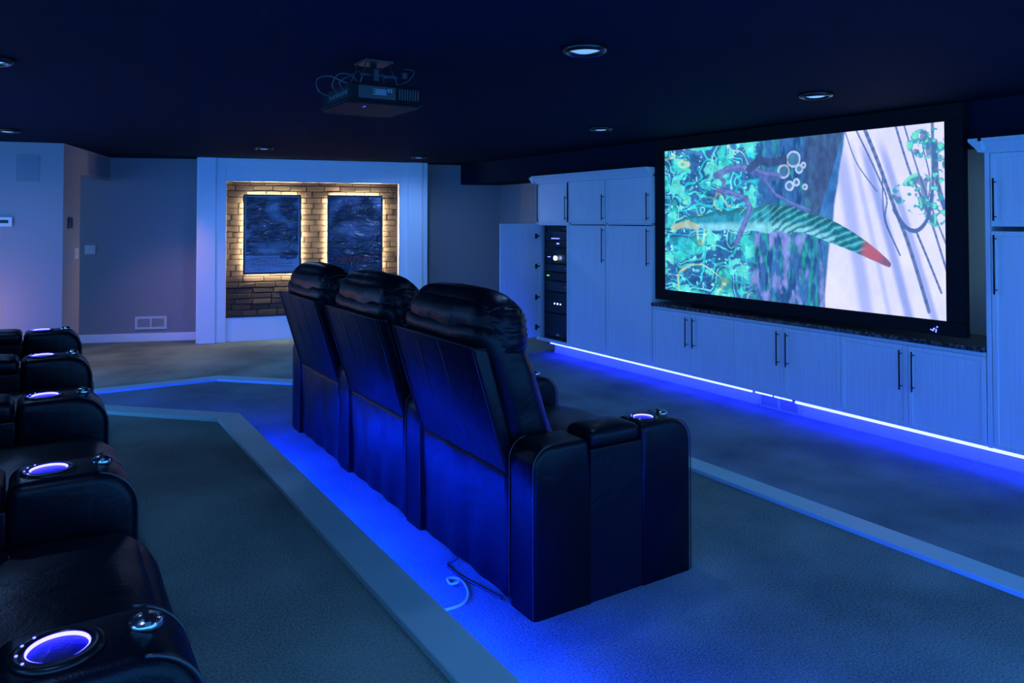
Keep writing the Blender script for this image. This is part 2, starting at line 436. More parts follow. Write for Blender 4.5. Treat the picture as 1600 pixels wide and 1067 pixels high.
for k, (s0, s1, zb, zt, fn, lab) in enumerate(((.555, 1.28, .857, 1.896, pA, 'framed backlit movie poster with a pale band of fine print along its foot'),
                                               (1.618, 2.36, .835, 1.896, pB, 'framed backlit movie poster with the dim red title lettering'))):
    y = .045; w = s1 - s0; h = zt - zb
    p0 = NO + ND * s0 + NN * y
    r = empty('movie_poster', (p0.x, p0.y, zb), NA)
    tag(r, lab, 'poster', 'backlit posters in the brick alcove')
    bm = newbm(); t = .026
    box(bm, 0, w, -.012, .022, 0, t); box(bm, 0, w, -.012, .022, h - t, h); box(bm, 0, t, -.012, .022, t, h - t); box(bm, w - t, w, -.012, .022, t, h - t)
    box(bm, .004, w - .004, .012, .02, .004, h - .004)
    link('frame', bm, M['posterframe'], r, bevel=.003)
    me = poster_sheet(w - 2 * t, h - 2 * t, fn); me.materials.append(PM)
    sh = bpy.data.objects.new('poster_sheet', me); COL.objects.link(sh); sh.parent = r; sh.location = (t, -.004, t)
    if k == 0:
        bm = newbm()
        for (a, b, c, d) in ((t, w - t, t, t + .008), (t, w - t, h - t - .008, h - t), (t, t + .008, t, h - t), (w - t - .008, w - t, t, h - t)):
            box(bm, a, b, -.0095, -.0085, c, d)
        link('white_border', bm, M['silver'], r)
        bm = newbm()
        for q in range(5): 
            x = .08 + .02 * (q % 3); 
            while x < w - .12:
                L = random.uniform(.02, .06); box(bm, x, min(x + L, w - .1), -.0096, -.0088, .10 + .026 * q, .107 + .026 * q); x += L + .012
        link('fine_print', bm, M['dimink'], r)
    else:
        cu = bpy.data.curves.new('title', 'FONT'); cu.body = 'INCEPTION'; cu.size = .088; cu.extrude = .0006; cu.align_x = 'CENTER'; cu.space_character = 1.12
        cu.materials.append(M['redink'])
        tmp = bpy.data.objects.new('title_tmp', cu); COL.objects.link(tmp); bpy.context.view_layer.update()
        tme = bpy.data.meshes.new_from_object(tmp.evaluated_get(bpy.context.evaluated_depsgraph_get())); bpy.data.objects.remove(tmp)
        to = bpy.data.objects.new('title_lettering', tme); COL.objects.link(to); to.parent = r
        to.location = (w / 2, -.011, .165); to.rotation_euler = (PI / 2, 0, 0); to['label'] = 'dim red title lettering'
    # warm strip around the back edge
    bm = newbm()
    e = .05
    for (a, b, c, d) in ((e, w - e, .008, .020), (e, w - e, h - .020, h - .008), (.008, .020, e, h - e), (w - .020, w - .008, e, h - e)):
        box(bm, a, b, .023, .029, c, d)
    link('warm_led_strip', bm, M['ledwarm'], r)
    for xx in (.1, w - .1): bm = newbm(); box(bm, xx - .02, xx + .02, .021, .056, h * .35, h * .65); link('wall_bracket', bm, M['black'], r)

# ------------------------------------------------------------------ wall fittings
def on_wall(name, A, d, s0, s1, z0, z1, t, out):
    """root at the lower left corner of a fitting; local x along the wall, -y out of it"""
    p = Vector(A) + d * s0
    ang = math.atan2(d.y, d.x)
    return empty(name, (p.x, p.y, z0), ang)
ld = (LB - Vector((-.315, 9.213))).normalized(); lA = LB - ld * Vector((.554, -.119)).length
r = on_wall('wall_speaker', lA, ld, .135, .352, 1.951, 2.23, .01, 0); tag(r, 'square in-wall speaker grille on the left wall above the thermostat', 'speaker')
bm = newbm(); box(bm, 0, .217, -.004, 0, 0, .28); link('speaker_frame', bm, M['wall'], r, bevel=.002)
bm = newbm(); box(bm, .01, .207, -.006, -.003, .01, .27); link('grille', bm, M['spk'], r)
r = on_wall('thermostat', lA, ld, -.03, .122, 1.499, 1.597, .02, 0); tag(r, 'white thermostat with a small dark display on the left wall', 'thermostat')
bm = newbm(); box(bm, 0, .152, -.024, 0, 0, .098); link('housing', bm, M['plate'], r, bevel=.006)
bm = newbm(); box(bm, .045, .118, -.026, -.023, .035, .068); link('display', bm, M['gloss'], r)
def ret(name, s0, z0): p = LB + rd * s0; return empty(name, (p.x, p.y, z0), math.atan2(rd.y, rd.x))
r = ret('intercom', .15, 1.475); tag(r, 'small black keypad on the grey pier beside the doorway', 'keypad')
bm = newbm(); box(bm, 0, .13, -.02, 0, 0, .12); link('housing', bm, M['black'], r, bevel=.006)
bm = newbm(); box(bm, .02, .11, -.022, -.019, .03, .10); link('display', bm, M['gloss'], r)
r = ret('light_switch', .40, 1.14); tag(r, 'white switch plate at the edge of the doorway pier', 'light switch', 'white switch plates')
bm = newbm(); box(bm, 0, .115, -.008, 0, 0, .115); link('plate', bm, M['plate'], r, bevel=.003)
bm = newbm(); box(bm, .04, .075, -.014, -.007, .03, .085); link('rocker', bm, M['plate'], r, bevel=.002)
r = ret('wall_speaker', .95, 2.085); tag(r, 'dark square speaker grille on the header over the doorway', 'speaker')
bm = newbm(); box(bm, 0, .90, -.004, 0, 0, .255); link('speaker_frame', bm, M['wall'], r, bevel=.002)
bm = newbm(); box(bm, .012, .888, -.006, -.003, .012, .243); link('grille', bm, M['spk'], r)
wd = (W1 - W0).normalized(); wA = Vector((.65, 10.98)); wA = W0 + wd * (wA - W0).dot(wd); wang = math.atan2(wd.y, wd.x)
p = wA + wd * -.125; r = empty('light_switch', (p.x, p.y, 1.127), wang); tag(r, 'white double switch plate on the wall seen through the doorway', 'light switch', 'white switch plates')
bm = newbm(); box(bm, 0, .125, -.008, 0, 0, .115); link('plate', bm, M['plate'], r, bevel=.003)
for q in (.025, .072):
    bm = newbm(); box(bm, q, q + .03, -.014, -.007, .03, .085); link('rocker', bm, M['plate'], r, bevel=.002)
p = wA + wd * .475; r = empty('air_return_grille', (p.x, p.y, .155), wang); tag(r, 'white air return grille low on the back wall above the baseboard', 'air vent')
bm = newbm(); w, h = .38, .165
for a, b, c, d in ((0, w, 0, .03), (0, w, h - .03, h), (0, .03, .03, h - .03), (w - .03, w, .03, h - .03), (w / 2 - .01, w / 2 + .01, .03, h - .03)): box(bm, a, b, -.012, 0, c, d)
link('frame', bm, M['plate'], r, bevel=.002)
bm = newbm(); box(bm, .03, w - .03, -.003, 0, .03, h - .03)
link('backing', bm, M['slot'], r)
bm = newbm()
for q in range(9): box(bm, .03, w - .03, -.009, -.003, .034 + q * .0115, .039 + q * .0115)
link('louvres', bm, M['plate'], r)

# ------------------------------------------------------------------ cabinets
FX = 5.12          # front face of the doors
def bar_pull(x, y, z0, z1, parent):
    bm = newbm(); tube(bm, [(x - .035, y, z0), (x - .035, y, z1)], .0055, 10)
    for z in (z0 + .025, z1 - .025): tube(bm, [(x - .035, y, z), (x, y, z)], .004, 8)
    return link('bar_handle', bm, M['handle'], parent)
def door(name, y0, y1, z0, z1, parent, hy=None, hz=None, x=FX):
    """slim shaker door: frame around a shallow panel, coordinates local to the unit"""
    bm = newbm(); b = .032; g = .002; y0 += g; y1 -= g
    box(bm, x + .006, x + .021, y0 + .002, y1 - .002, z0 + .002, z1 - .002)
    box(bm, x, x + .02, y0, y0 + b, z0, z1); box(bm, x, x + .02, y1 - b, y1, z0, z1)
    box(bm, x, x + .02, y0 + b, y1 - b, z0, z0 + b); box(bm, x, x + .02, y0 + b, y1 - b, z1 - b, z1)
    d = link(name, bm, M['cab'], parent, bevel=.0025)
    if hy is not None: bar_pull(x, hy, hz[0], hz[1], d)
    return d
def carcass(bm, y0, y1, z0, z1, x0=FX + .022, x1=5.655, t=.018, open_front=True):
    box(bm, x0, x1, y0, y0 + t, z0, z1); box(bm, x0, x1, y1 - t, y1, z0, z1)
    box(bm, x0, x1, y0, y1, z0, z0 + t); box(bm, x0, x1, y0, y1, z1 - t, z1); box(bm, x1 - .01, x1, y0, y1, z0, z1)
cols = [(6.912, 7.571), (6.262, 6.912), (5.545, 6.262)]
labels = ['tall white cabinet with its lower door open on the equipment rack', 'tall white cabinet between the equipment rack and the screen side cabinet', 'tall white cabinet directly left of the projection screen']
tallroots = []
for k, (y0, y1) in enumerate(cols):
    r = empty('tall_cabinet', (FX, (y0 + y1) / 2, 0)); tag(r, labels[k], 'cabinet', 'tall white cabinets'); tallroots.append(r)
    r.location = (0, 0, 0)
    bm = newbm(); a, b = y0 + .001, y1 - .001
    carcass(bm, a, b, .13, 2.02)
    box(bm, FX + .022, 5.64, a, b, 1.515, 1.535)
    st = .05
    if k == 0:
        box(bm, FX, FX + .03, a, 6.955, .13, 2.02); box(bm, FX, FX + .03, 7.512, b, .13, 2.02)
        box(bm, FX, FX + .03, 6.955, 7.512, .13, .165); box(bm, FX, FX + .03, 6.955, 7.512, 1.50, 1.535); 
    box(bm, FX + .002, FX + .03, a, b, 1.995, 2.02)
    link('carcass', bm, M['cab'], r, bevel=.002)
    hy = (6.925, 6.268, 5.585)[k] if k else 6.955
    hy = (6.945, 6.285, 5.59)[k]
    door('upper_door', y0 + .004, y1 - .004, 1.535, 1.993, r, hy, (1.56, 1.838))
    if k: door('lower_door', y0 + .004, y1 - .004, .135, 1.505, r, hy, (1.112, 1.48))
    bm = newbm()      # cove crown
    y1c = y1 + (.07 if k == 0 else 0)
    prism(bm, [(FX + .01, 2.0), (FX - .008, 2.0), (FX - .02, 2.02), (FX - .06, 2.06), (FX - .08, 2.07), (FX - .08, 2.088), (5.245, 2.088), (5.245, 2.02), (FX + .01, 2.02)], 'y', y0 + .0005, y1 - .0005)
    if k == 0:
        prism(bm, [(y1, 2.0), (y1 + .012, 2.02), (y1 + .05, 2.06), (y1 + .06, 2.07), (y1 + .06, 2.073), (y1 - .02, 2.073), (y1 - .02, 2.02)], 'x', FX - .07, 5.6)
    link('crown_moulding', bm, M['cab'], r)
# open door of the first cabinet, hinged on its far side
r0 = tallroots[0]
dr = empty('lower_door', (FX - .004, 7.540, 0), 0); dr.parent = r0
bm = newbm(); wd_ = .64
box(bm, 0, .019, -wd_, 0, .165, 1.52)
dp = link('door_panel', bm, M['cab'], dr, bevel=.003)
dr.rotation_euler = (0, 0, -math.radians(77))
for z in (1.37, 1.01, .64, .285):
    bm = newbm(); box(bm, .019, .030, -.06, -.035, z - .03, z + .03); box(bm, .028, .040, -.05, .0, z - .008, z + .008)
    link('hinge', bm, M['handle'], dr)
bar_pull(0, -wd_ + .035, 1.11, 1.48, dr)
# right hand tall cabinet
r = empty('tall_cabinet'); tag(r, 'tall white cabinet at the right edge, right of the screen', 'cabinet', 'tall white cabinets')
ya, yb = 1.80, 2.466
bm = newbm(); carcass(bm, ya, yb, .13, 2.02); box(bm, FX + .002, FX + .03, ya, yb, 1.995, 2.02); box(bm, FX, FX + .03, 2.436, yb, .13, 2.02); link('carcass', bm, M['cab'], r, bevel=.002)
door('upper_door', ya, 2.434, 1.530, 1.993, r, 2.40, (1.566, 1.835)); door('lower_door', ya, 2.434, .135, 1.500, r, 2.40, (1.105, 1.478))
bm = newbm(); prism(bm, [(FX + .01, 2.0), (FX - .008, 2.0), (FX - .02, 2.02), (FX - .06, 2.06), (FX - .08, 2.07), (FX - .08, 2.088), (5.245, 2.088), (5.245, 2.02), (FX + .01, 2.02)], 'y', ya, yb)
prism(bm, [(yb, 2.0), (yb + .012, 2.02), (yb + .05, 2.06), (yb + .06, 2.07), (yb + .06, 2.088), (yb - .02, 2.088), (yb - .02, 2.02)], 'x', FX - .08, 5.155)
link('crown_moulding', bm, M['cab'], r)
# base cabinets
seams = [5.541, 5.028, 4.521, 4.012, 3.500, 2.982, 2.470]
bl = ['low white two-door cabinet under the left end of the screen', 'low white two-door cabinet under the middle of the screen, above the floor vent', 'low white two-door cabinet under the right end of the screen']
hz = (.392, .666)
for k in range(3):
    yt, ym, yb_ = seams[2 * k:2 * k + 3]
    r = empty('base_cabinet'); tag(r, bl[k], 'cabinet', 'low white cabinets under the screen')
    bm = newbm(); carcass(bm, yb_ + .001, yt - .001, .13, .727); box(bm, FX + .001, FX + .03, yb_ + .001, yt - .001, .702, .727); box(bm, FX + .018, FX + .03, ym - .02, ym + .02, .13, .72)
    link('carcass', bm, M['cab'], r, bevel=.002)
    door('door', ym, yt, .135, .700, r, ym + .042, hz); door('door', yb_, ym, .135, .700, r, ym - .046, hz)
bm = newbm(); box(bm, FX - .022, 5.655, 2.472, 5.541, .728, .760); tag(link('countertop', bm, M['granite'], bevel=.006, seg=3), 'dark speckled granite countertop below the projection screen', 'countertop')
# toe kick with register, light strip
bm = newbm(); box(bm, 5.20, 5.25, 1.8, 3.93, 0, .13); box(bm, 5.20, 5.25, 4.30, 7.30, 0, .13); box(bm, 5.235, 5.25, 3.93, 4.30, 0, .13)
box(bm, 5.194, 5.20, 1.8, 3.90, 0, .018); box(bm, 5.194, 5.20, 4.33, 7.30, 0, .018)
struct(link('trim_3', bm, M['kick'], bevel=.002), 'white toe kick under the cabinets')
bm = newbm(); box(bm, FX + .002, FX + .014, 1.8, 3.905, .112, .1295); box(bm, FX + .002, FX + .014, 4.335, 7.28, .116, .1295); box(bm, FX + .004, FX + .014, 4.13, 4.30, .119, .1295); box(bm, FX + .004, FX + .014, 3.94, 4.11, .119, .1295)
tag(link('led_strip', bm, M['ledblue']), 'glowing blue-white led strip under the white cabinets', 'light strip')
r = empty('floor_register', (5.19, 3.915, 0)); tag(r, 'white louvred air register in the toe kick below the middle cabinets', 'air vent')
bm = newbm(); w = .40
for a, b, c, d in ((0, w, 0, .012), (0, .02, .012, .112), (w - .02, w, .012, .112), (w / 2 - .01, w / 2 + .01, .012, .112)): box(bm, 0, .012, a, b, c, d)
link('frame', bm, M['kick'], r, bevel=.002)
bm = newbm()
for q in range(7): box(bm, .004, .012, .02, w - .02, .018 + q * .0135, .024 + q * .0135)
link('louvres', bm, M['kick'], r)
bm = newbm(); box(bm, .02, .024, .02, w - .02, .012, .11); link('backing', bm, M['slot'], r)

# ------------------------------------------------------------------ equipment rack (each unit a thing of its own)
RX = 5.20
bm = newbm(); 
for y in (6.965, 7.485): box(bm, RX, RX + .03, y, y + .018, .18, 1.497)
box(bm, RX, 5.60, 6.965, 7.503, .160, .1795)
tag(link('rack_frame', bm, M['black']), 'black steel rack rails inside the open cabinet', 'rack')
units = [ # z0 z1 face kind label
 (1.435, 1.490, 'face1', 'slim', 'slim black component at the very top of the rack'),
 (1.325, 1.425, 'face2', 'slimled', 'black component with a faint violet display, second in the rack'),
 (1.240, 1.316, 'face1', 'oneled', 'black component with one bright violet light, third in the rack'),
 (1.175, 1.232, 'slot', 'vent', 'black vented rack panel above the receiver'),
 (1.050, 1.170, 'face1', 'knob', 'black receiver with a glowing round white knob'),
 (.955, 1.040, 'face2', 'slim', 'charcoal component directly below the receiver'),
 (.850, .945, 'face1', 'green', 'black component with a small green light'),
 (.720, .840, 'face2', 'slim', 'plain charcoal component below the green light'),
 (.470, .710, 'face1', 'amp', 'large black power amplifier with three small blue-white lights'),
 (.185, .460, 'face1', 'big', 'large plain black amplifier at the bottom of the rack')]
names = ['streaming_box', 'disc_player', 'network_switch', 'vent_panel', 'av_receiver', 'equalizer', 'cable_box', 'media_server', 'power_amplifier', 'subwoofer_amplifier']
for nm, (z0, z1, fc, kd, lab) in zip(names, units):
    r = empty(nm, (RX, 7.235, z0)); tag(r, lab, 'audio component', 'equipment in the rack'); h = z1 - z0; w = .245
    bm = newbm(); box(bm, .012, .36, -w + .02, w - .02, 0.002, h - .002); link('chassis', bm, M['black'], r)
    bm = newbm(); box(bm, -.006, .012, -w, w, .001, h - .001); fo = link('front_panel', bm, M[fc], r, bevel=.003)
    x = -.008
    def dot(name, y, z, wy, wz, m):
        b = newbm(); box(b, x - .002, x + .003, y - wy / 2, y + wy / 2, z - wz / 2, z + wz / 2); return link(name, b, M[m], r)
    if kd == 'slim': dot('button', -.15, h / 2, .03, .008, 'silver'); 
    if kd == 'slimled': dot('display', .04, h * .2, .16, .010, 'ledstrip_dim' if 'ledstrip_dim' in M else 'ledtiny')
    if kd == 'oneled': dot('indicator_light', -.01, h * .6, .045, .016, 'ledtiny'); dot('disc_slot', .08, h * .35, .2, .006, 'slot')
    if kd == 'knob':
        b = newbm(); lathe(b, [(0, .0), (.024, 0), (.026, -.004), (.026, -.02), (0, -.02)], 24)
        o = link('knob', b, M['ledwhite'], r); o.rotation_euler = (0, PI / 2, 0); o.location = (-.026, .0, h * .55); o['label'] = 'glowing round white knob'
        dot('indicator_light', .17, h * .62, .05, .008, 'ledtiny'); dot('indicator_light', .07, h * .6, .010, .03, 'ledtiny'); dot('indicator_light', -.07, h * .6, .010, .03, 'ledtiny')
    if kd == 'green': dot('indicator_light', .19, h * .55, .05, .012, 'ledgreen')
    if kd == 'amp':
        for y, s in ((.06, .014), (.0, .018), (-.06, .012)): dot('indicator_light', y, h * .45, s, s, 'ledwhite')
    if kd == 'vent':
        b = newbm()
        for q in range(14): box(b, -.010, -.004, -.22 + q * .032, -.205 + q * .032, .01, h - .01)
        link('vent_slots', b, M['black'], r)
    if kd == 'big':
        b = newbm(); prism(b, [(-.06, .02), (.04, .02), (.0, .05)], 'x', -.010, -.006); link('badge', b, M['silver'], r)

# ------------------------------------------------------------------ projection screen
SX = 5.16
r = empty('projection_screen', (SX, 4.085, .795)); tag(r, 'wide wall-mounted projection screen in a black velvet frame showing a blue-green jungle picture', 'screen')
yL, yR, zb, zt = 5.545, 2.615, .795, 2.352
pyL, pyR, pzb, pzt = 5.425, 2.738, .892, 2.235
cy, cz = 4.085, .795
bm = newbm()
box(bm, 0, .06, yR - cy, yL - cy, 0, pzb - cz); box(bm, 0, .06, yR - cy, yL - cy, pzt - cz, zt - cz)
box(bm, 0, .06, yR - cy, pyR - cy, pzb - cz, pzt - cz); box(bm, 0, .06, pyL - cy, yL - cy, pzb - cz, pzt - cz)
box(bm, .03, .085, yR - cy + .02, yL - cy - .02, .02, zt - cz - .02)
link('frame', bm, M['velvet'], r, bevel=.004)

bm = newbm(); box(bm, .086, .092, 2.70 - cy, 2.72 - cy, .15, 1.25); link('slot_fill_strip', bm, M['slotfill'], r)  # hidden glowing strip added behind the frame to brighten the wall slot
# the picture: a plain jungle scene painted into a fine grid of colour values
NX, NY = 760, 380
uu = np.linspace(0, 1, NX + 1); vv = np.linspace(0, 1, NY + 1)     # u: left to right as seen, v: top to bottom
U, V = np.meshgrid(uu, vv)
ASP = 2.0; X = (56 + 1 / (1.02407e-3 - .31771e-3 * U) - 1033) / 440 * 2; Y = V
rng = np.random.RandomState(5)
def vnoise(x, y, s, seed=0):
    rs = np.random.RandomState(seed + 11); G = rs.rand(64, 64)
    x = x * s; y = y * s; xi = np.floor(x).astype(int); yi = np.floor(y).astype(int); fx = x - xi; fy = y - yi
    fx = fx * fx * (3 - 2 * fx); fy = fy * fy * (3 - 2 * fy)
    g = lambda a, b: G[a % 64, b % 64]
    return (g(xi, yi) * (1 - fx) + g(xi + 1, yi) * fx) * (1 - fy) + (g(xi, yi + 1) * (1 - fx) + g(xi + 1, yi + 1) * fx) * fy
def fbm(x, y, s, seed=0, o=4):
    t = 0; a = .5; n = 0
    for k in range(o): t = t + a * vnoise(x, y, s * 2 ** k, seed + k); n += a; a *= .5
    return t / n
C = np.zeros((NY + 1, NX + 1, 3))
def c8(*h): return np.array([((x / 255.) / 12.92 if x < 11 else ((x / 255. + .055) / 1.055) ** 2.4) for x in h])
def blend(mask, col):
    global C
    m = np.clip(mask, 0, 1)[..., None]; C = C * (1 - m) + col * m
def sst(a, b, x): t = np.clip((x - a) / (b - a), 0, 1); return t * t * (3 - 2 * t)
# base: slate blue water-like depth
n = fbm(X, Y, 4, 1)
C[:] = c8(60, 120, 185); blend(sst(.4, .7, n), c8(45, 95, 165)); blend(sst(.55, .8, fbm(X, Y, 9, 30)) * .5, c8(70, 150, 200))
# pale background on the right
edge = 1.13 + .16 * (1 - Y) ** 1.3 - .02 + .012 * (fbm(X, Y, 10, 3) - .5)
pale = sst(0, .02, X - edge)
bg = fbm(X, Y, 3, 5)
P1 = c8(222, 222, 252); blend(pale, P1); blend(pale * sst(.4, .75, bg) * .4, c8(190, 198, 250))
for (x0, sl, w, k) in ((1.22, .20, .05, .6), (1.38, .34, .035, .8), (1.50, .40, .03, .7), (1.30, .28, .02, .4)):
    d = np.abs(X - (x0 + sl * Y)); blend(pale * (1 - sst(w * .3, w * 1.5, d)) * k * sst(.0, .2, Y), c8(120, 145, 225))
# trunk
tl = .50 + .06 * np.sin(Y * 3) ; tr = 1.13 + .03 * np.sin(Y * 4 + 1)
tr_top = np.where(Y < .47, 1.27 - .38 * Y, 1.10 + .05 * (Y - .47) * 1.2)
tm = sst(0, .02, X - (.62 + .03 * np.sin(Y * 5))) * sst(0, .01, tr_top - X)
st = fbm(X * 3.2 + .3 * Y, Y * .8, 7, 9)
blend(tm, c8(52, 105, 170)); blend(tm * sst(.42, .62, st), c8(35, 80, 140)); blend(tm * sst(.55, .75, fbm(X * 3, Y, 10, 12)) * .9, c8(50, 150, 170))
blend(tm * (Y > .5) * sst(.55, .72, fbm(X * 2.5, Y, 8, 14)), c8(125, 140, 215)); blend(tm * (Y > .5) * sst(.6, .75, fbm(X * 4, Y, 12, 15)) * .8, c8(40, 160, 150))
dk = sst(.93, 1.05, X) * sst(0, .01, tr_top - X) * (Y < .5); blend(dk * .8, c8(62, 85, 130))
# bubbles / shelf fungi rings
for (x, y, rr) in ((.91, .13, .05), (.84, .20, .042), (.95, .19, .025), (.98, .17, .016), (.88, .29, .028), (.93, .27, .02), (.99, .30, .015)):
    d = np.sqrt(((X - x)) ** 2 + ((Y - y)) ** 2) + .006 * (fbm(X, Y, 30, 3) - .5)
    blend((1 - sst(rr * .9, rr, d)) * .6, c8(80, 140, 180)); blend((1 - sst(.004, .009, np.abs(d - rr * .9))), c8(170, 190, 225))
# foliage on the left: contour-line leaves
fm = 1 - sst(.60, .68, X + .08 * (fbm(X, Y, 5, 20) - .5) + .10 * (Y > .55) * (Y - .55))
blend(fm * sst(.35, .6, fbm(X, Y, 5, 21)) * .7, c8(40, 90, 150))
f1 = fbm(X, Y * 1.2, 5, 22, 3); f2 = fbm(X * 1.2, Y, 8, 25, 2); f3 = fbm(X, Y, 4, 27, 2)
l1 = 1 - sst(.010, .030, np.abs(f1 - .50)); l2 = 1 - sst(.012, .035, np.abs(f2 - .47)); l3 = 1 - sst(.008, .02, np.abs(f2 - .60))
blend(fm * l1, c8(40, 205, 225)); blend(fm * l2 * sst(.38, .52, f3), c8(70, 220, 220)); blend(fm * l3, c8(110, 235, 235))
blend(fm * sst(.60, .68, f1) * .8, c8(45, 190, 205)); blend(fm * sst(.64, .70, f2) * .8, c8(60, 215, 205))
l4 = 1 - sst(.004, .014, np.abs(f3 - .52)); blend(fm * l4 * .9, c8(190, 215, 170))
f5 = fbm(X, Y, 13, 33, 3); blend(fm * (1 - sst(.006, .022, np.abs(f5 - .5))) * sst(.40, .55, fbm(X, Y, 4, 35)) * .85, c8(60, 200, 215)); blend(fm * sst(.62, .68, f5) * .8, c8(95, 225, 215)); blend(fm * sst(.40, .33, f5) * .5, c8(30, 70, 120))
spk_ = sst(.74, .82, fbm(X, Y, 45, 40, 2)) * fm; blend(spk_ * .8, c8(150, 240, 240))
# a long leaning branch of teal leaves with a coral bud at its tip
def spine(t): return (.08 + 1.50 * t, .52 - .03 * math.sin(t * PI) + .60 * max(0, t - .50) ** 1.5)
ts = np.linspace(0, 1, 140); D = np.full(X.shape, 9.); T = np.zeros(X.shape); SD = np.zeros(X.shape)
for t in ts:
    x, y = spine(t); d = np.sqrt((X - x) ** 2 + (Y - y) ** 2); m = d < D; D = np.where(m, d, D); T = np.where(m, t, T); SD = np.where(m, Y - y, SD)
wd2 = .010 + .062 * np.sin(np.clip(T, 0, 1) * PI) ** .8 + .014 * np.sin(T * 26) ** 2 * (T < .55) - .012 * np.exp(-((T - .62) / .07) ** 2)
lf = 1 - sst(0, .008, D - wd2)
blend(lf, c8(45, 150, 180)); blend(lf * sst(.45, .6, fbm(X * 2, Y, 12, 80)) * .6, c8(30, 95, 130)); blend(lf * sst(.0, .6, SD / (wd2 + .001)) * (T < .75), c8(120, 200, 225)); blend(lf * sst(.5, 1., -SD / (wd2 + .001)), c8(40, 110, 130))
strp = np.sin(T * 150 + 14 * SD * 10 + 6 * fbm(X, Y, 10, 50)); blend(lf * sst(.2, .6, strp) * .75 * (T > .45), c8(30, 85, 110)); blend(lf * sst(.75, .95, -strp) * .5 * (T > .3), c8(130, 225, 200))
blend(lf * sst(.86, .90, T), c8(178, 95, 120)); blend(lf * sst(.94, .99, T), c8(120, 90, 130))
# pale blossom and drooping purple stems over the branch
def stroke(pts, w, col, k=1., seedw=0):
    pts = [Vector((a, b)) for a, b in pts]
    for a, b in zip(pts, pts[1:]):
        d = b - a; L = d.length_squared
        t = np.clip(((X - a.x) * d.x + (Y - a.y) * d.y) / L, 0, 1); dd = np.sqrt((X - a.x - t * d.x) ** 2 + (Y - a.y - t * d.y) ** 2)
        blend((1 - sst(w * .7, w * 1.2, dd)) * k, col)
for pts, w in (([(.36, .20), (.44, .165), (.52, .155), (.62, .175), (.70, .21), (.80, .23)], .026), ([(.38, .30), (.46, .32), (.57, .36), (.60, .42), (.56, .52), (.50, .65)], .020), ([(.36, .19), (.42, .24), (.40, .31)], .014), ([(.70, .24), (.78, .34), (.90, .40), (1.02, .44)], .012)):
    stroke(pts, w, c8(84, 104, 178), .85); stroke([(a, b - w * .3) for a, b in pts], w * .35, c8(115, 130, 205), .6)
stroke([(.06, .55), (.16, .52), (.22, .55)], .022, c8(165, 185, 165))
stroke([(.60, .17), (.66, .12), (.74, .14), (.84, .13)], .028, c8(55, 80, 130))
# vines and leaves on the right
vb = c8(72, 105, 165)
for pts, w in (([(1.42, .0), (1.52, .20), (1.62, .42), (1.72, .62), (1.86, .96)], .013), ([(1.36, .0), (1.50, .24), (1.57, .38), (1.56, .50), (1.66, .68)], .006), ([(1.62, .44), (1.70, .53), (1.78, .55), (1.85, .50), (1.88, .42), (1.90, .28), (1.90, .0)], .012),
               ([(1.64, .0), (1.74, .25), (1.86, .45), (1.99, .75)], .008), ([(1.70, .0), (1.82, .30), (1.99, .62)], .006), ([(1.28, .0), (1.36, .18), (1.50, .34)], .004), ([(1.78, .56), (1.86, .70), (1.95, .86)], .008), ([(1.54, .26), (1.55, .48), (1.60, .58)], .005), ([(1.92, .10), (1.93, .30), (1.99, .45)], .018), ([(1.83, .12), (1.88, .30), (1.84, .46)], .005)):
    pts2 = [tuple(p) for p in [(v[0], v[1]) for v in smooth_path([(a, b, 0) for a, b in pts], 5)]]; stroke(pts2, w, vb, .9)
lm = np.zeros(X.shape)
for (x, y, rx, ry) in ((1.86, .10, .16, .09), (1.80, .36, .15, .12), (1.92, .44, .10, .10), (1.95, .2, .07, .12), (1.66, .36, .06, .06)):
    lm = np.maximum(lm, 1 - sst(.6, 1.1, np.sqrt(((X - x) / rx) ** 2 + ((Y - y) / ry) ** 2)))
ln = fbm(X, Y * 1.5, 22, 60, 3)
blend(sst(.50, .56, ln) * sst(.35, .6, lm + .1), c8(60, 160, 190)); blend(sst(.60, .66, ln) * sst(.3, .6, lm + .1), c8(110, 225, 200)); blend(sst(.50, .58, fbm(X, Y, 18, 70, 2)) * sst(.6, .9, lm) * .8, c8(65, 110, 165))
tx = .62 + .76 * fbm(X * 1.5, Y, 26, 90, 3); tx = np.where(pale > .5, 1 - .12 * (1 - tx), tx); C = np.clip(C * tx[..., None], 0, 1)
me = bpy.data.meshes.new('picture')
yy = pyL - U * (pyL - pyR) - cy; zz = pzt - V * (pzt - pzb) - cz; xx = np.full(U.shape, .022)
co = np.stack([xx, yy, zz], -1).reshape(-1, 3)
idx = np.arange((NX + 1) * (NY + 1)).reshape(NY + 1, NX + 1)
q = np.stack([idx[:-1, :-1], idx[1:, :-1], idx[1:, 1:], idx[:-1, 1:]], -1).reshape(-1, 4)
me.vertices.add(len(co)); me.vertices.foreach_set('co', co.ravel())
me.loops.add(q.size); me.loops.foreach_set('vertex_index', q.ravel())
me.polygons.add(len(q)); me.polygons.foreach_set('loop_start', np.arange(len(q)) * 4); me.polygons.foreach_set('loop_total', np.full(len(q), 4))
me.update(calc_edges=True); me.validate()
ca = me.color_attributes.new('pic', 'FLOAT_COLOR', 'POINT'); ca.data.foreach_set('color', np.concatenate([C.reshape(-1, 3), np.ones((C.shape[0] * C.shape[1], 1))], 1).astype('f').ravel())
me.materials.append(attr_mat('screen_picture', 'pic', .7, emit=1.12))
po = bpy.data.objects.new('picture', me); COL.objects.link(po); po.parent = r; po['label'] = 'bright blue-green projected jungle picture'
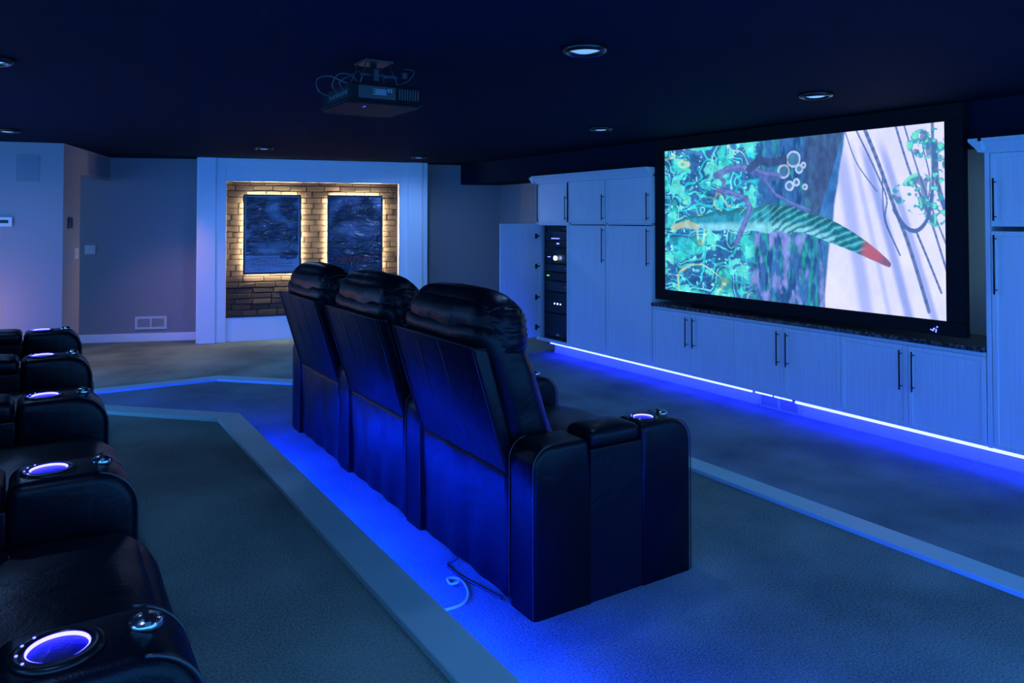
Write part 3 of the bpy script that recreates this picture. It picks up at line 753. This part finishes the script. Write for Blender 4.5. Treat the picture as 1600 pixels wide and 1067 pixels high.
# small maker's emblem low on the frame
bm = newbm()
for (y, z, w, h, a) in ((.018, .002, .022, .005, .4), (.004, .012, .014, .007, -.7), (-.010, .0, .006, .022, .15), (-.018, .026, .008, .009, .5), (.008, .004, .006, .012, .3)):
    vs = box(bm, -.004, 0, -w / 2, w / 2, -h / 2, h / 2)
    for v in vs:
        yy_, zz_ = v.co.y, v.co.z; v.co.y = y + yy_ * math.cos(a) - zz_ * math.sin(a); v.co.z = z + yy_ * math.sin(a) + zz_ * math.cos(a)
o = link('emblem', bm, M['ledtiny'], r, loc=(0, 2.815 - cy, .822 - cz)); o['label'] = 'tiny glowing violet emblem'

# ------------------------------------------------------------------ recessed ceiling lights
def ceil_light():
    t = empty('ceiling_light')
    bm = newbm(); lathe(bm, [(.074, .03), (.100, .0), (.104, -.004), (.100, -.018), (.088, -.026), (.079, -.022), (.074, -.006)], 40, closed=True); link('trim_ring', bm, M['trimring'], t)
    bm = newbm(); lathe(bm, [(0, -.022), (.04, -.020), (.070, -.010), (.0735, .0), (0, .0)], 40); link('lens', bm, M['lens'], t)
    return t
cl0 = ceil_light()
for k, (x, y, lab) in enumerate(((2.115, 2.73, 'large round recessed ceiling light nearest the camera, top centre'), (4.12, 2.97, 'round recessed ceiling light in front of the screen at its right half'),
                                 (4.10, 5.07, 'round recessed ceiling light left of the screen, mid ceiling'), (2.10, 8.42, 'round recessed ceiling light over the left backlit poster'),
                                 (4.05, 8.62, 'round recessed ceiling light over the right end of the poster alcove'), (-.22, 7.95, 'round recessed ceiling light at the left edge over the left wall'),
                                 (-.20, 4.45, 'round recessed ceiling light cut by the left edge near the top'))):
    o = cl0 if k == 0 else copy_tree(cl0)
    o.location = (x, y, CZ); tag(o, lab, 'ceiling light', 'recessed ceiling lights')

# ------------------------------------------------------------------ projector
pr = empty('projector', (1.238, 3.385, 2.128)); pr.scale = (.87, .87, .87); tag(pr, 'black home theatre projector hanging from the ceiling on a short bracket', 'projector')
def rr(x0, x1, y0, y1, r, n=6, bow=0.):
    pts = []
    for cx_, cy_, a0 in ((x1 - r, y0 + r, -PI / 2), (x1 - r, y1 - r, 0), (x0 + r, y1 - r, PI / 2), (x0 + r, y0 + r, PI)):
        for k in range(n + 1): a = a0 + PI / 2 * k / n; pts.append((cx_ + r * math.cos(a), cy_ + r * math.sin(a)))
    return pts
bm = newbm(); prism(bm, rr(.015, .43, .015, .52, .035), 'z', .022, .105); link('body', bm, M['shell'], pr, bevel=.005)
bm = newbm(); prism(bm, rr(.0, .45, .0, .535, .06), 'z', .012, .026); prism(bm, rr(.01, .44, .01, .525, .06), 'z', .0, .014); link('lower_shell', bm, M['shell'], pr, bevel=.005)
bm = newbm(); prism(bm, rr(.02, .42, .02, .50, .05), 'z', .105, .116); link('top_cover', bm, M['shell'], pr, bevel=.004)
bm = newbm(); box(bm, .052, .27, .010, .016, .028, .100); link('side_panel', bm, M['face2'], pr, bevel=.002)
bm = newbm()
for q in range(7): box(bm, .135 + .008 * (q % 3), .213, .0088, .0100, .052 + q * .0048, .0545 + q * .0048)
for a, z in ((.222, .080), (.238, .080), (.222, .070), (.238, .068)): box(bm, a, a + .009, .0088, .0100, z, z + .008)
link('label_print', bm, M['silver'], pr)
bm = newbm(); box(bm, .012, .016, .06, .40, .040, .095); 
for q in range(6): box(bm, .009, .013, .08 + q * .05, .11 + q * .05, .055, .075, 1)
link('connector_panel', bm, [M['face1'], M['metal']], pr)
bm = newbm()
for q in range(8): box(bm, .29 + q * .016, .298 + q * .016, .011, .0155, .035, .095)
link('vent_slots', bm, M['slot'], pr)
bm = newbm(); lathe(bm, [(.0, .0), (.05, 0), (.055, .012), (.055, .03), (.045, .035), (0, .028)], 28)
o = link('lens', bm, M['gloss'], pr); o.rotation_euler = (0, PI / 2, 0); o.location = (.425, .27, .06)
for q in (.12, .145): bm = newbm(); box(bm, .13, .135, q, q + .005, -.002, .0005); link('indicator_light', bm, M['ledtiny'], pr)
bm = newbm(); box(bm, .08, .33, .08, .28, .1165, .126); lathe(bm, [(0, .126), (.052, .126), (.056, .134), (.045, .140), (.02, .144), (.02, .252), (0, .252)], 24, cx=.2, cy=.17)
box(bm, .12, .29, .09, .26, .252, .263)
for a, b in ((.09, .09), (.09, .27), (.32, .09), (.32, .27)): tube(bm, [(a, b, .116), (.205 + (a - .205) * .6, .175 + (b - .175) * .7, .256)], .004, 8)
box(bm, .325, .352, .04, .06, .165, .195); box(bm, .16, .185, .05, .07, .135, .20); box(bm, .10, .32, .10, .12, .17, .182); box(bm, .22, .24, .06, .08, .155, .17)
link('ceiling_bracket', bm, M['bracket'], pr)
for pts, rr_ in (([(.01, .33, .07), (-.05, .36, .10), (-.06, .38, .17), (.0, .33, .19), (.06, .22, .14), (.10, .16, .128)], .0045),
                 ([(.012, .20, .07), (-.03, .20, .11), (-.01, .17, .17), (.04, .12, .17), (.09, .11, .128)], .0035), ([(.012, .12, .07), (-.02, .11, .12), (.02, .08, .15), (.09, .10, .19)], .003),
                 ([(.30, .10, .13), (.36, .06, .15), (.40, .05, .21), (.36, .10, .23)], .003)):
    bm = newbm(); tube(bm, smooth_path(pts), rr_, 8); link('cable', bm, M['cable'], pr)

# ------------------------------------------------------------------ recliners
LH = M['leather']
def shear_back(p):           # lean of the back: rearwards with height
    return Vector((p.x - .30 * p.z, p.y, p.z))
def arm_profile(x0, x1, z1, rf, rrr, n=7):
    pts = [(x0, .0), (x1, .0)]
    for k in range(n + 1): a = k / n * PI / 2; pts.append((x1 - rf + rf * math.cos(a), z1 - rf + rf * math.sin(a)))
    for k in range(n + 1): a = PI / 2 + k / n * PI / 2; pts.append((x0 + rrr + rrr * math.cos(a), z1 - rrr + rrr * math.sin(a)))
    return pts
def roundpoly(bm, pts, y0, y1, r, sx, seg=4):
    fs = prism(bm, pts, 'y', y0, y1)
    es = [e for f in (fs[0], fs[1]) for e in f.edges if (min(v.co.z for v in e.verts) > .001 or abs(e.verts[0].co.x - e.verts[1].co.x) < 1e-5) and not all(abs(v.co.x - sx) < 1e-4 for v in e.verts)]
    bmesh.ops.bevel(bm, geom=list(set(es)), offset=r, segments=seg, profile=.5, affect='EDGES', clamp_overlap=True)
def make_arm(parent, y0, name='arm'):
    w = .165; a = empty(name, (0, y0, 0)); a.parent = parent
    # the arm: rear block, storage block, front block, upholstered with seams between them
    bm = newbm(); roundpoly(bm, arm_profile(.0, .246, .588, .03, .075), 0, w, .022, .246)
    for f in bm.faces: f.smooth = True
    link('rear_block', bm, LH, a)
    bm = newbm(); prism(bm, [(.247, .0), (.493, .0), (.493, .548), (.247, .548)], 'y', .0005, w - .0005); link('middle_block', bm, LH, a, bevel=.006)
    bm = newbm(); roundpoly(bm, arm_profile(.494, .75, .600, .095, .03, 10), 0, w, .024, .494)
    for f in bm.faces: f.smooth = True
    link('front_block', bm, LH, a)
    bm = newbm(); softbox(bm, (.370, w / 2, .577), (.238, w - .002, .062), .024, 14, bulge=(0, 0, .012), wr=.0015); link('storage_lid', bm, LH, a)
    for yy_ in (.006, w - .006):
        bm = newbm(); tube(bm, [(x, yy_, z) for x, z in arm_profile(.494, .75, .600, .095, .03, 10)[1:12]], .0026, 6); link('piping', bm, M['stitch'], a)
        bm = newbm(); tube(bm, [(x, yy_, z) for x, z in arm_profile(.0, .246, .588, .03, .075)[10:]] + [(0, yy_, .01)], .0026, 6); link('piping', bm, M['stitch'], a)
    # lit cup holder
    cx_, cy_ = .572, w / 2
    bm = newbm(); lathe(bm, [(.0565, .598), (.057, .6030), (.052, .6055), (.0395, .6055), (.0388, .602)], 40, cx=cx_, cy=cy_); ch = link('cup_holder', bm, M['gloss'], a)
    bm = newbm(); lathe(bm, [(.0388, .602), (.037, .52), (.0, .52)], 40, cx=cx_, cy=cy_); link('cup_well', bm, M['well'], ch)
    bm = newbm(); lathe(bm, [(.0385, .6048), (.0368, .6040), (.0360, .5930), (.0380, .5910)], 40, cx=cx_, cy=cy_, closed=True); link('light_ring', bm, M['ledcup'], ch)
    bm = newbm()
    for a_ in (125, 150, 180, 212): t = math.radians(a_); lathe(bm, [(0, .6068), (.0020, .6068), (.0020, .6045), (0, .6045)], 8, cx=cx_ + .0475 * math.cos(t), cy=cy_ + .0475 * math.sin(t))
    link('control_buttons', bm, M['ledtiny'], ch)
    bm = newbm(); lathe(bm, [(0, .612), (.013, .6118), (.016, .609), (.022, .607), (.0235, .603), (.0235, .594), (0, .594)], 28, cx=.680, cy=w / 2 + .012)
    box(bm, .680 - .004, .680 + .004, w / 2 - .014, w / 2 + .040, .607, .613)
    link('swivel_cap', bm, M['chrome'], a)
    return a
def make_recliner(pitch, seed):
    root = empty('recliner'); w = .165; sw = pitch - w; yc = w + sw / 2
    make_arm(root, 0)
    # base and seat
    bm = newbm(); box(bm, .06, .60, w + .02, pitch - .02, .025, .30)
    for x in (.10, .56):
        for y in (w + .06, pitch - .06): box(bm, x - .02, x + .02, y - .02, y + .02, 0, .03)
    link('base', bm, M['black'], root)
    bm = newbm(); softbox(bm, (.44, yc, .385), (.64, sw - .012, .19), .07, 20, bulge=(.02, 0, .035), wr=.006, seed=seed); link('seat_cushion', bm, LH, root)
    bm = newbm(); softbox(bm, (.70, yc, .235), (.11, sw - .02, .36), .045, 18, bulge=(.02, 0, 0), wr=.005, seed=seed + 4); link('footrest', bm, LH, root)
    # back: rear panel leaning backwards, plus the drooping skirt below it
    bm = newbm()
    y0, y1 = w + .010, pitch - .010
    zz0, zz1 = .455, .925
    x0, x1 = .002, -.142
    tk = .055
    prism(bm, [(x0, zz0), (x0 + tk, zz0 - .015), (x1 + tk + .01, zz1 - .015), (x1, zz1)], 'y', y0, y1)
    bmesh.ops.bevel(bm, geom=bm.edges[:], offset=.009, segments=3, profile=.5, affect='EDGES')
    for f in bm.faces: f.smooth = True
    link('back_panel', bm, LH, root)
    for yy_ in (y0 + .004, y1 - .004):
        bm = newbm(); tube(bm, [(x0 - .001, yy_, zz0), (x1 - .001, yy_, zz1 - .005), (x1 + tk, yy_, zz1 - .012)], .0028, 6); link('piping', bm, M['stitch'], root)
    for fr in (.38, .66):
        bm = newbm(); tube(bm, [(x0 - .0012, y0 + fr * sw, zz0 + .01), (x1 - .0012, y0 + fr * sw, zz1 - .01)], .0014, 6); link('stitched_seam', bm, M['stitch'], root)
    # skirt
    bm = newbm(); n1, n2 = 30, 24; grid = []
    for j in range(n2 + 1):
        rowv = []
        for i in range(n1 + 1):
            u, v = i / n1, j / n2; y = y0 + .006 + u * (y1 - y0 - .012); z = .008 + v * (.455 - .008)
            bil = .012 * math.sin(u * PI) * math.sin(v * PI) + .013 * noise.noise(Vector((u * 4 + seed, v * 1.6, seed))) * (1 - abs(2 * v - 1) * .5) + .004 * math.sin(u * 22 + seed + v * 2) * (1 - v)
            seamd = -.006 * math.exp(-((u - .42) / .012) ** 2)
            x = .020 - .006 * v - bil - seamd * 1.0
            z2 = z + (.008 * noise.noise(Vector((u * 3, seed, 2))) if j == 0 else 0)
            rowv.append(bm.verts.new((x, y, z2)))
        grid.append(rowv)
    fsk = []
    for j in range(n2):
        for i in range(n1): f = bm.faces.new([grid[j][i], grid[j + 1][i], grid[j + 1][i + 1], grid[j][i + 1]]); f.smooth = True; fsk.append(f)
    o = link('rear_skirt', bm, LH, root); sm = o.modifiers.new('thick', 'SOLIDIFY'); sm.thickness = .006; sm.offset = 1
    # back cushion and headrest
    def gat(a, b, e):
        return .0045 * math.sin(e * 30 + 5 * noise.noise(Vector((a * 2, b * 3, e * 3)))) * max(0, abs(b) - .72) / .28
    bm = newbm(); softbox(bm, (.082, yc, .69), (.200, sw - .02, .62), .07, 26, bulge=(.03, .0, .0), wr=.007, wf=7, seed=seed, shear=lambda p: Vector((p.x - .33 * p.z + (.045 if p.z < -.1 and p.x > 0 else 0) * min(1, (-.1 - p.z) / .15 if p.z < -.1 else 0), p.y, p.z)))
    link('back_cushion', bm, LH, root)
    bm = newbm(); softbox(bm, (.022, yc, .966), (.205, sw - .012, .268), .098, 34, bulge=(.020, .004, .016), wr=.005, wf=6.5, seed=seed + 9, shear=lambda p: Vector((p.x - .10 * p.z, p.y * (1 - .075 * max(0, p.z / .13) ** 2), p.z - .02 * max(0, abs(p.y) / .36 - .55) * (p.z > 0))), gather=gat)
    link('headrest', bm, LH, root)
    return root
FP, BP = .90, .857
near = make_recliner(FP, 1.0)
near.location = (1.452, 2.163, .2)
mid = copy_tree(near); mid.location = (1.452, 2.163 + FP, .2)
far = copy_tree(near); far.location = (1.452, 2.163 + 2 * FP, .2)
make_arm(far, FP * 1 - .0, 'arm').location = (0, FP, 0)
far_end = far
g1 = 'front row of black leather recliners'
tag(near, 'front-row black leather recliner nearest the camera, its whole side arm in view', 'recliner', g1)
tag(mid, 'middle one of three black leather recliners seen from behind', 'recliner', g1)
tag(far, 'farthest of the three black leather recliners seen from behind, in front of the posters', 'recliner', g1)
b0 = make_recliner(BP, 5.0); b0.location = (-.540, 1.113, .4)
bls = ['black leather recliner at the near end of the left row, bottom left corner', 'black leather recliner second from the bottom of the left row', 'black leather recliner third from the bottom of the left row', 'black leather recliner at the far end of the left row, nearest the left wall']
for k in range(4):
    o = b0 if k == 0 else copy_tree(b0)
    o.location = (-.540, 1.113 + BP * k, .4); tag(o, bls[k], 'recliner', 'rear row of black leather recliners')
    if k == 3: make_arm(o, BP)

# power cords behind the front row
bm = newbm(); tube(bm, smooth_path([(1.22, 2.40, .203), (1.30, 2.40, .204), (1.36, 2.46, .204), (1.385, 2.56, .205), (1.35, 2.60, .205), (1.335, 2.555, .206), (1.35, 2.53, .215), (1.375, 2.55, .215)]), .005, 8)
tag(link('power_cord', bm, M['whitecable']), 'white power cord curling on the carpet behind the nearest front recliner', 'cord')
bm = newbm(); tube(bm, smooth_path([(1.435, 2.68, .23), (1.40, 2.70, .206), (1.395, 2.64, .205), (1.402, 2.56, .205), (1.418, 2.48, .206), (1.432, 2.40, .206), (1.438, 2.35, .21)]), .005, 8)
tag(link('power_cord', bm, M['black']), 'black power cord lying along the foot of the nearest front recliner', 'cord')

# ------------------------------------------------------------------ lamps and added ambient fill
def area(name, loc, rot, sx, sy, e, col):
    l = bpy.data.lights.new(name, 'AREA'); l.shape = 'RECTANGLE'; l.size = sx; l.size_y = sy; l.energy = e; l.color = col
    o = bpy.data.objects.new(name, l); COL.objects.link(o); o.location = loc; o.rotation_euler = rot; return o
def point(name, loc, e, col, rad=.08):
    l = bpy.data.lights.new(name, 'POINT'); l.energy = e; l.color = col; l.shadow_soft_size = rad
    o = bpy.data.objects.new(name, l); COL.objects.link(o); o.location = loc; return o
CANC = (.20, .42, 1.0)
def can_fill_lamp(x, y, e, z=2.325):
    l = bpy.data.lights.new('can_fill_lamp', 'SPOT'); l.energy = e; l.color = CANC; l.shadow_soft_size = .06; l.spot_size = math.radians(172); l.spot_blend = .6
    o = bpy.data.objects.new('can_fill_lamp', l); COL.objects.link(o); o.location = (x, y, z)
for x, y, e in ((2.115, 2.73, 24), (4.12, 2.97, 12), (4.10, 5.07, 12), (2.10, 8.42, 60), (4.05, 8.62, 60), (-.22, 7.95, 30), (-.20, 4.45, 24),
                (2.1, .2, 30), (4.1, .6, 24), (-.2, 1.2, 24), (-2.2, 4.4, 30), (-2.2, 1.2, 30), (-2.2, 7.9, 20)):  # this row: unseen lamps without fixtures, added for ambient light
    can_fill_lamp(x, y, e)
point('side_lamp', (-.62, 8.75, .62), 9, (1, .50, .30), .12)
point('hall_lamp', (-1.2, 10.6, 1.9), 5.0, (1, .66, .42), .2)
l = bpy.data.lights.new('warm_floor_fill', 'SPOT'); l.energy = 66; l.color = (1, .43, .22); l.spot_size = math.radians(88); l.spot_blend = 1; l.shadow_soft_size = .05
o = bpy.data.objects.new('warm_floor_fill', l); COL.objects.link(o); o.location = (1.25, 9.75, 2.33)  # added warm spot without a fixture, browns the carpet by the alcove
w = bpy.data.worlds.new('world'); S.world = w; w.use_nodes = True
w.node_tree.nodes['Background'].inputs[0].default_value = (.055, .33, 1.0, 1); w.node_tree.nodes['Background'].inputs[1].default_value = 4.2  # blue ambient fill added; it enters where walls are left unbuilt
for nm, loc, rot, sx, sy in (('side_fill_portal', (-3.0, 4.1, 1.18), (PI / 2, 0, -PI / 2), 11.4, 2.34), ('rear_fill_portal', (1.5, -1.5, 1.18), (PI / 2, 0, 0), 9.0, 2.34)):
    o = area(nm, loc, rot, sx, sy, 1, (1, 1, 1)); o.data.cycles.is_portal = True

vs = S.view_settings
vs.view_transform = 'Standard'; vs.look = 'None'; vs.gamma = 1; vs.use_curve_mapping = False; vs.exposure = 0
S.cycles.use_denoising = True
S.cycles.max_bounces = 8; S.cycles.diffuse_bounces = 5
